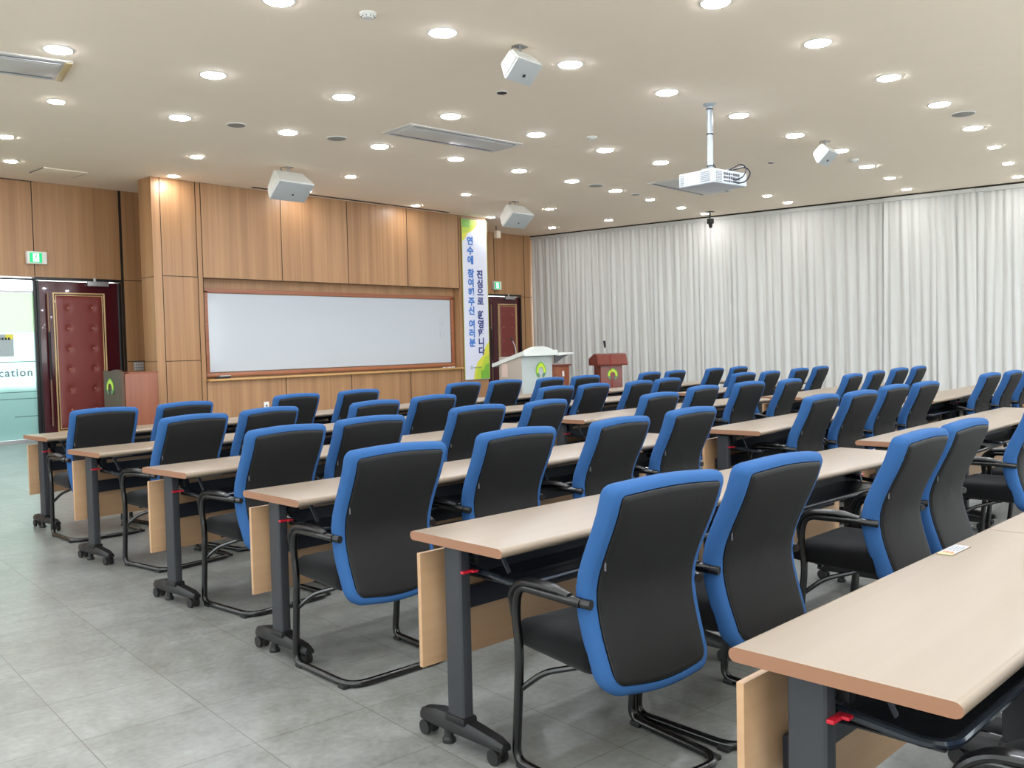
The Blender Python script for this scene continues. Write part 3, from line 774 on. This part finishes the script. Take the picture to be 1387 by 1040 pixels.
# slanted top, high at the front (audience side)
mb = MB()
mb.prism([(-.46, -.06, 1.155), (-.46, .70, .94), (-.46, .70, 1.00), (-.46, -.06, 1.225)], (.93, 0, 0)); mb.build('sloping_top', M['console'], cs)
mb = MB()
n = 20; a = []; bq = []
for i in range(n+1):
    t = i/n; x = -.44+.90*t; z = 1.15+.145*math.sin(PI*t)**.75
    a.append((x, z))
poly = [(x, -.07, z) for x, z in a]+[(x, -.07, 1.13) for x, z in reversed(a)]
mb.prism(poly, (0, .14, 0)); mb.build('arched_front', M['console'], cs)
mb = MB(); mb.box((.70, .12, 1.145), (.42, .40, .03), rot=Matrix.Rotation(-.06, 3, 'Y'), bev=.008); mb.build('side_wing', M['console'], cs)
mb = MB(); mb.prism([(.44, -.02, 1.13), (.44, -.02, .98), (.50, -.02, 1.0), (.66, -.02, 1.07), (.84, -.02, 1.13)], (0, .03, 0)); mb.build('wing_bracket', M['acdark'], cs)
emblem(cs, Vector((.09, .028, .86)), .14)
MB().box((-.434, .42, .88), (.004, .14, .24)).build('notice', M['pinkpaper'], cs)
mb = MB(); mb.tube(fillet([(-.26, .30, 1.10), (-.26, .30, 1.27), (-.32, .32, 1.40)], .10), .007, 8); mb.build('microphone_stem', M['silver'], cs)
MB().tube([(-.32, .32, 1.40), (-.345, .335, 1.46)], .016, 10).build('microphone_head', M['dark'], cs)

# brown lectern in front of the curtain
bl = empty('wooden_lectern', (15.5, 11.10, 0), math.atan2(.532, -.846)+PI/2+PI/2, 'dark cherry wooden lectern with emblem standing before the pale curtain', 'lectern')
bl.rotation_euler = (0, 0, math.radians(-32))
MB().box((0, .20, .43), (.48, .38, .86), bev=.006).build('cabinet', M['cherry'], bl)
mb = MB(); mb.prism([(-.33, -.06, .86), (-.33, -.07, .89), (-.33, .02, 1.09), (-.33, .12, 1.11), (-.33, .46, 1.0), (-.33, .46, .86)], (.66, 0, 0)); mb.build('reading_desk', M['cherry'], bl)
emblem(bl, Vector((0.02, .008, .67)), .115)
mb = MB(); mb.tube(fillet([(-.05, .12, 1.08), (-.05, .12, 1.16), (-.09, .12, 1.24)], .05), .006, 8); mb.build('microphone_stem', M['silver'], bl)
MB().tube([(-.09, .12, 1.23), (-.11, .11, 1.37)], .020, 12, r1=.026).build('microphone_head', M['cable'], bl)
mb = MB(); mb.tube([(-.04, -.03, 1.05), (-.035, -.075, .90), (-.03, -.02, .80), (.02, -.012, .4), (.03, -.02, .05)], .005, 6); mb.build('microphone_cable', M['red'], bl)

sb = empty('side_cabinet', (14.62, 11.7, 0), 0, 'small reddish wooden cabinet standing behind the white console', 'cabinet')
MB().box((0, .2, .44), (.44, .40, .88), bev=.006).build('cabinet_body', M['cherry2'], sb); MB().box((0, .2, .895), (.54, .46, .03), bev=.006).build('cabinet_top', M['cherry'], sb)
MB().box((.02, -.006, .72), (.05, .012, .11), bev=.002).build('label_holder', M['white_plastic'], sb)

# old lectern at the left next to the maroon door
ll = empty('brown_lectern', (6.16, 13.02, 0), 0, 'brown lectern with curved olive front standing beside the left maroon door', 'lectern')
MB().box((.26, .28, .52), (.50, .52, 1.04), bev=.005).build('cabinet', M['cherry2'], ll)
mb = MB(); pts = []
for i in range(13):
    t = i/12; pts.append((0.0, .02+.56*t, 1.07+.07*t-.05*t*t+.018*math.sin(2*PI*t)))
mb.prism([(0, .58, 0), (0, .02, 0)]+[(0, y, z) for _, y, z in pts], (-.05, 0, 0)); mb.build('front_board', M['olive'], ll)
emblem(ll, Vector((-.052, .36, .84)), .12, u=Vector((0, -1, 0)), nrm=Vector((-1, 0, 0)))
MB().box((.30, .28, 1.05), (.46, .50, .02), bev=.004).build('reading_top', M['cherry2'], ll)

# ------------------------------------------------------------------ training desk
def make_desk(L=1.49, D=.45):
    root = empty('training_desk', (0, 0, 0))
    # bull-nosed top
    t = .030; zt = .73; z0 = zt-t
    def prof(x):
        pts = []; r = t/2
        for i in range(9): a = -PI/2+PI*i/8; pts.append((D/2-r+math.cos(a)*r, zt-r+math.sin(a)*r))
        for i in range(9): a = PI/2+PI*i/8; pts.append((-D/2+r*1.2+math.cos(a)*r*1.2, zt-r+math.sin(a)*r))
        return [Vector((x, y, z)) for y, z in pts]
    mb = MB(); mb.rings([prof(-L/2), prof(L/2)], cap0=False, cap1=False)
    for x in (-L/2, L/2):
        mb.mi = 1; vs = [mb.bm.verts.new(p) for p in prof(x)]; f = mb._f(vs)
        if f: f.smooth = False
    top = mb.build('tabletop', [M['desk'], M['deskend']], root)
    for s in (-1, 1):
        lx = s*(L/2-.093); ly = .095
        mb = MB(); mb.box((lx, ly, .385), (.048, .085, .60), bev=.014, seg=3)
        lg = mb.build('leg', M['leg'], root)
        # foot
        mb = MB(); ys = [.235, .22, .14, .05, -.05, -.15, -.185]; hh = [.030, .040, .056, .056, .046, .034, .024]; ww = [.018, .026, .032, .032, .030, .027, .020]
        rings = []
        for y, h_, w_ in zip(ys, hh, ww):
            b0 = .052
            rings.append([Vector((lx+w_*cx_, ly-.035+y, b0+h_*cz_)) for cx_, cz_ in ((-1, 0.1), (-.8, 0), (.8, 0), (1, .1), (1, .6), (.65, 1), (-.65, 1), (-1, .6))])
        mb.rings(rings); mb.box((lx, ly, .10), (.062, .10, .03), bev=.01)
        ft = mb.build('foot', M['foot'], root)
        for y in (.195, -.155):
            mb = MB(); yy = ly-.035+y; mb.cyl((lx, yy, .055), (lx, yy, .034), .012, 10)
            for q in (-1, 1): mb.cyl((lx+q*.010, yy+.012, .026), (lx+q*.024, yy+.012, .026), .026, 18)
            mb.box((lx, yy+.01, .040), (.016, .036, .02), bev=.005); mb.build('caster', M['rubber'], ft)
        mb = MB(); mb.lathe([(.014, .06), (.017, .02), (.023, .012), (.023, .0), (.001, .0)], (lx, ly-.035+.10, 0), 16); mb.build('levelling_glide', M['rubber'], ft)
        # folding lever, brackets
        mb = MB(); mb.box((lx-s*.004, ly-.050, .602), (.056, .016, .009), bev=.003); mb.box((lx-s*.02, ly-.062, .603), (.022, .022, .007), bev=.002)
        mb.build('folding_lever', M['red'], root)
        mb = MB(); mb.box((lx-s*.055, ly-.01, .655), (.03, .10, .07), bev=.006); mb.box((lx, ly-.04, .690), (.06, .24, .014), bev=.003); mb.cyl((lx-s*.02, ly-.02, .64), (lx-s*.085, ly-.02, .64), .016, 14)
        mb.build('hinge_bracket', M['foot'], root)
        mb = MB(); mb.box((lx-s*.09, -.135, .694), (.12, .05, .012), bev=.002); mb.build('underside_plate', M['plate'], root)
        mb = MB(); mb.tube([(lx-s*.10, .02, .70), (lx-s*.13, -.02, .585)], .010, 8, sx=.4); mb.build('tray_strap', M['leg'], root)
    mb = MB(); mb.box((0, .215, .455), (L-.05, .018, .39), bev=.003); mb.build('modesty_panel', M['panel_wood'], root)
    mb = MB(); mb.box((0, .18, .47), (L-.31, .028, .075), bev=.004); mb.box((0, .12, .672), (L-.26, .05, .045), bev=.004); mb.build('crossbeam', M['beam'], root)
    # book tray: perforated sheet, raised lip and a round front rim
    mb = MB(); mb.box((0, -.02, .572), (L-.30, .24, .004)); mb.box((0, .10, .60), (L-.30, .004, .055)); mb.build('book_tray', M['tray'], root)
    mb = MB(); xa = L/2-.15
    mb.tube(fillet([(-xa, .10, .60), (-xa, -.145, .575), (xa, -.145, .575), (xa, .10, .60)], .07), .011, 10)
    mb.build('tray_rim', M['rim'], root)
    return root
desk0 = make_desk()

RN = {6: 'row nearest the camera', 5: 'second row from the camera', 4: 'third row from the camera', 3: 'fourth row from the camera', 2: 'fifth row from the camera', 1: 'front row nearest the board'}
BN = {'A': 'left', 'B': 'middle', 'C': 'right'}
# far edge polylines: start, and angle (deg) of each of the two desks
desks = {
 ('A', 6): ((1.64, .90), -3.2, -3.2), ('A', 5): ((2.04, 2.30), -4.4, -5.0), ('A', 4): ((2.20, 3.575), -3.0, -2.0),
 ('A', 3): ((2.33, 4.77), 1.2, 2.2), ('A', 2): ((2.49, 6.11), 1.2, .2), ('A', 1): ((2.75, 7.55), .3, -.6),
 ('B', 5): ((5.40, 2.11), -.6, -1.8), ('B', 4): ((5.60, 3.27), .8, -1.8), ('B', 3): ((5.78, 4.85), -1.4, -3.2),
 ('B', 2): ((5.90, 6.16), -1.2, -2.4), ('B', 1): ((6.10, 7.50), -1.6, -3.0),
 ('C', 4): ((9.00, 3.22), -.6, -.9), ('C', 3): ((9.02, 4.53), 1.6, 2.6), ('C', 2): ((9.30, 5.82), .6, 1.6), ('C', 1): ((9.45, 7.22), -2.5, -2.5),
 ('C', 5): ((8.85, 2.0), -.5, .5),
}
Ld, Dd = 1.49, .45
first = True
for (blk, row), (p, a1, a2) in desks.items():
    x, y = p
    for k, a in enumerate((a1, a2)):
        th = math.radians(a); u = Vector((math.cos(th), math.sin(th))); v = Vector((-u.y, u.x))
        c = Vector((x, y))+u*(Ld/2)-v*(Dd/2)
        o = desk0 if first else copy_tree(desk0); first = False
        o.location = (c.x, c.y, 0); o.rotation_euler = (0, 0, th)
        tag(o, 'beige folding training desk, %s one of the %s block, %s' % (('left', 'right')[k], BN[blk], RN[row]), 'desk', 'training desks in rows')
        x, y = x+u.x*(Ld+.003), y+u.y*(Ld+.003)

# sticker on the nearest desk
st = empty('desk_sticker', (2.765, .800, .7302), math.radians(-3.2), 'small rectangular paper sticker with orange mark on the nearest desk', 'sticker')
MB().box((0, 0, .0006), (.150, .046, .0012)).build('sticker_border', mat('sticker_border', (112, 100, 76), .6), st)
MB().box((.012, 0, .0014), (.118, .040, .0008)).build('sticker_paper', M['paper'], st)
MB().box((-.058, 0, .0014), (.026, .040, .0008)).build('sticker_band', mat('sticker_cream', (172, 156, 118), .6), st)
mb = MB()
for i in range(5): mb.box((-.040+.006*(i % 2), -.012+.006*i, .0020), (.020, .004, .0006))
mb.build('printed_mark', M['orange'], st)
mb = MB(); rp = random.Random(5)
for j in range(4):
    xx = -.014
    while xx < .05: w = rp.uniform(.004, .012); mb.box((xx+w/2, -.012+.008*j, .0020), (w, .0022, .0005)); xx += w+.004
mb.build('printed_text', M['ink'], st)

# ------------------------------------------------------------------ conference chair
def interp(tab, z):
    for (z0, v0), (z1, v1) in zip(tab, tab[1:]):
        if z0 <= z <= z1:
            t = (z-z0)/(z1-z0); return v0+(v1-v0)*t
    return tab[0][1] if z < tab[0][0] else tab[-1][1]
def smooth(tab, z, e=.03): return (interp(tab, z-e)+2*interp(tab, z)+interp(tab, z+e))/4
YP = [(.30, .046), (.40, .078), (.48, .106), (.55, .124), (.60, .128), (.65, .119), (.72, .089), (.80, .048), (.88, .013), (.92, .003), (.95, .002)]
WP = [(.30, .218), (.40, .227), (.48, .232), (.58, .234), (.66, .238), (.78, .240), (.95, .240)]

def outline(z0, z1, inset, rt, rb, n=10):
    """front view outline (x, z), counter-clockwise, following the width profile"""
    pts = []
    def hw(z): return smooth(WP, z)-inset
    # right side up
    zb, zt = z0+inset, z1-inset
    rb_, rt_ = max(rb-inset*.6, .012), max(rt-inset*.5, .010)
    side = []
    for i in range(n+1):
        a = -PI/2+PI/2*i/n; side.append((hw(zb+rb_)-rb_+rb_*math.cos(a), zb+rb_+rb_*math.sin(a)))
    for i in range(1, 11):
        z = zb+rb_+(zt-rt_-zb-rb_)*i/11; side.append((hw(z), z))
    for i in range(n//2+1):
        a = PI/2*i/(n//2); side.append((hw(zt-rt_)-rt_+rt_*math.cos(a), zt-rt_+rt_*math.sin(a)))
    top = [(side[-1][0]*(1-2*i/7), zt+.010*math.sin(PI*i/7)) for i in range(1, 7)]
    bot = [(-side[0][0]*(1-2*i/7), zb-.012*math.sin(PI*i/7)) for i in range(1, 7)]
    left = [(-x, z) for x, z in reversed(side)]
    return side+top+left+bot

def yb(x, z): return smooth(YP, z)-.010*(1-(x/.24)**2)   # rear surface, bowed backwards in the middle

def shrink(rings, o, dy):
    cz = .63
    for k in (.75, .5, .25, .04):
        rings.append([Vector((x*k, yb(x*k, cz+(z-cz)*k)+dy, cz+(z-cz)*k)) for x, z in o])

def make_chair():
    root = empty('conference_chair', (0, 0, 0))
    # blue padded shell
    mb = MB(); rings = []
    layers = [(.030, .004), (.014, .004), (.004, .014), (0, .028), (0, .052), (.006, .066), (.020, .076), (.05, .080)]
    for ins, dy in layers:
        o = outline(.315, .945, ins, .034, .068)
        th = []
        for x, z in o:
            k = 1.0
            th.append(Vector((x, yb(x, z)+dy*k, z)))
        rings.append(th)
    shrink(rings, outline(.315, .945, .05, .034, .068), .080)
    mb.rings(rings, cap0=False, cap1=True)
    mb.build('back_cushion', M['blue'], root, sharp=60)
    # dark piping + black rear panel
    o = outline(.315, .945, .036, .018, .055)
    mb = MB(); mb.tube([(x, yb(x, z)+.003, z) for x, z in o], .0035, 6, loop=True, up=(0, 1, 0)); pipe = mb.build('piping', M['seam'], root)
    mb = MB(); rings = []
    for ins, dy in ((.036, .010), (.036, .000), (.040, -.004), (.05, -.006)):
        rings.append([Vector((x, yb(x, z)+dy, z)) for x, z in outline(.315, .945, ins, .018, .055)])
    shrink(rings, outline(.315, .945, .05, .018, .055), -.006)
    mb.rings(rings, cap0=False, cap1=True)
    mb.build('rear_panel', M['black_cloth'], root, sharp=60)
    mb = MB(); mb.box((-.2015, yb(-.2, .70)-.004, .70), (.004, .005, .028)); mb.build('side_tag', M['tag'], root)
    # seat
    def so(ins, f=1.0):
        pts = []; xa, y0, y1, r = .232-ins, .115+ins, .535-ins, max(.055-ins*.5, .01)
        for cx_, cy_, a0 in ((xa-r, y0+r, -90), (xa-r, y1-r, 0), (-xa+r, y1-r, 90), (-xa+r, y0+r, 180)):
            for i in range(7):
                a = math.radians(a0+15*i); pts.append((cx_+r*math.cos(a), cy_+r*math.sin(a)))
        return pts
    mb = MB(); rings = []
    for ins, z in ((.10, .375), (.03, .372), (.008, .380), (0, .40), (0, .435), (.008, .455), (.03, .468), (.08, .474), (.14, .474)):
        r = []
        for x, y in so(ins):
            wf = max(0, (y-.42)/.12); zz = z-.030*wf*wf*(1 if z > .42 else .2)+(.018*(.5-(y-.115)/.42) if z < .41 else 0)*-1
            if z > .46: zz -= .010*(1-abs(x)/.23)
            r.append(Vector((x, y, zz)))
        rings.append(r)
    mb.rings(rings); mb.build('seat', M['seat'], root, sharp=60)
    # continuous tubular cantilever frame
    path = []
    half = [(-.246, .150, .588), (-.262, .20, .594), (-.268, .42, .592), (-.262, .445, .50), (-.262, .425, .38), (-.256, .465, .015), (-.246, .045, .015), (0, .045, .015)]
    rad = [0, .03, .055, .05, .06, .050, .085, 0]
    full = half+[(-x, y, z) for x, y, z in reversed(half[:-1])]
    rads = rad+list(reversed(rad[:-1])); rads[len(half)-1] = 0
    mb = MB(); mb.tube(fillet(full, rads, 7), .0148, 12); frame = mb.build('tube_frame', M['tube'], root)
    for s in (-1, 1):
        # seat brace
        mb = MB(); mb.tube(fillet([(s*.260, .445, .245), (s*.22, .36, .320), (s*.18, .22, .368)], .04), .010, 8); mb.build('seat_brace', M['tube'], root)
        # arm: mount rod, pad
        mb = MB(); mb.tube([(s*.232, .120, .585), (s*.244, .160, .588)], .015, 12); mb.tube([(s*.243, .150, .588), (s*.258, .215, .598)], .0135, 12); mb.build('arm_mount', M['arm'], root)
        pth = fillet([(s*.258, .185, .606), (s*.268, .27, .620), (s*.270, .395, .612), (s*.265, .452, .565), (s*.264, .448, .49)], [0, .05, .05, .05, 0], 6)
        mb = MB(); n = len(pth)
        rings = []
        for i, p in enumerate(pth):
            t = (pth[min(i+1, n-1)]-pth[max(i-1, 0)]).normalized(); a = Vector((1, 0, 0)); b = t.cross(a).normalized()
            e = min(1, .55+i*.2, .6+(n-1-i)*.12)
            rings.append([p+a*math.cos(2*PI*j/12)*.023*e+b*math.sin(2*PI*j/12)*.0125*e for j in range(12)])
        mb.rings(rings); mb.build('armrest', M['arm'], root)
        for y in (.43, .09):
            mb = MB(); mb.box((s*.252, y, .008), (.034, .045, .016), bev=.004); mb.build('floor_glide', M['rubber'], root)
    mb = MB(); mb.tube([(-.18, .22, .365), (.18, .22, .365)], .010, 8); mb.tube([(-.18, .40, .365), (.18, .40, .365)], .010, 8); mb.box((0, .31, .366), (.32, .24, .012)); mb.build('seat_support', M['tube'], root)
    return root
chair0 = make_chair()

# (row, block): list of (x, y, yaw) of the top rear edge of each backrest
chairs = {
 ('A', 6): [(1.97, .03, -4), (2.72, -.02, -3)],
 ('A', 5): [(2.305, 1.43, -11), (2.89, 1.35, -7), (3.95, 1.23, -3), (4.53, 1.22, -3)],
 ('B', 5): [(6.02, 1.21, -2), (6.62, 1.18, -1), (7.6, 1.15, 0)],
 ('A', 4): [(2.45, 2.79, -6), (3.21, 2.81, -6), (3.94, 2.73, -1), (4.70, 2.76, -2)],
 ('B', 4): [(6.14, 2.59, -1), (6.68, 2.525, -3), (7.55, 2.59, -3), (8.13, 2.53, -3)],
 ('C', 4): [(10.06, 2.52, -3), (10.73, 2.47, -1), (11.40, 2.44, 0)],
 ('A', 3): [(2.75, 3.99, 1), (3.37, 4.07, -3), (4.34, 4.15, -3), (4.95, 4.07, 5)],
 ('B', 3): [(5.97, 3.79, 0), (7.02, 4.02, 1), (7.78, 3.98, -4), (8.38, 3.86, 4)],
 ('C', 3): [(9.68, 3.76, 3), (10.57, 3.84, 3), (11.50, 3.90, 0), (12.14, 3.88, 3)],
 ('A', 2): [(2.95, 5.27, 5), (3.57, 5.38, 6), (4.40, 5.26, 4), (5.08, 5.35, 1)],
 ('B', 2): [(6.58, 5.30, -1), (7.08, 5.24, 2), (7.72, 5.15, 4), (8.34, 5.21, 2)],
 ('C', 2): [(9.85, 5.12, -3), (10.40, 5.05, 3), (11.40, 5.13, 2), (12.10, 5.15, 3)],
 ('A', 1): [(2.98, 6.60, -4), (3.66, 6.68, 4), (4.77, 6.78, 2), (5.48, 6.80, 2)],
 ('B', 1): [(6.92, 6.84, -1), (7.56, 6.82, -4), (8.20, 6.70, 2), (8.82, 6.66, -4)],
 ('C', 1): [(9.91, 6.46, 3), (10.49, 6.44, 3), (11.42, 6.38, 3), (12.02, 6.33, 2)],
}
first = True
for (blk, row), lst in chairs.items():
    for k, (x, y, a) in enumerate(lst):
        o = chair0 if first else copy_tree(chair0); first = False
        o.location = (x, y, 0); o.rotation_euler = (0, 0, math.radians(a))
        tag(o, 'blue edged black chair, %s from left, %s block, %s' % (ORD[k], BN[blk], RN[row]), 'chair', 'blue and black chairs at the desks')

# ------------------------------------------------------------------ world, camera, view
w = bpy.data.worlds.new('daylight'); bpy.context.scene.world = w; w.use_nodes = True
w.node_tree.nodes['Background'].inputs[0].default_value = (.88, .97, 1.0, 1); w.node_tree.nodes['Background'].inputs[1].default_value = 4.9

cd = bpy.data.cameras.new('camera'); cam = bpy.data.objects.new('camera', cd); COL.objects.link(cam)
cd.sensor_fit = 'HORIZONTAL'; cd.sensor_width = 36; cd.lens = 1243.7/1387*36; cd.clip_start = .02; cd.clip_end = 100
yaw, pitch, roll = [math.radians(v) for v in (48.17, 2.49, 1.30)]
fwd = Vector((math.sin(yaw)*math.cos(pitch), math.cos(yaw)*math.cos(pitch), -math.sin(pitch)))
right = Vector((math.cos(yaw), -math.sin(yaw), 0)); down = fwd.cross(right)
r2 = right*math.cos(roll)+down*math.sin(roll); d2 = -right*math.sin(roll)+down*math.cos(roll)
mt = Matrix((r2, -d2, -fwd)).transposed().to_4x4(); mt.translation = Vector((0, 0, 1.346))
cam.matrix_world = mt
sc = bpy.context.scene; sc.camera = cam
sc.view_settings.view_transform = 'Standard'; sc.view_settings.look = 'None'; sc.view_settings.gamma = 1; sc.view_settings.use_curve_mapping = False
sc.view_settings.exposure = 0.42
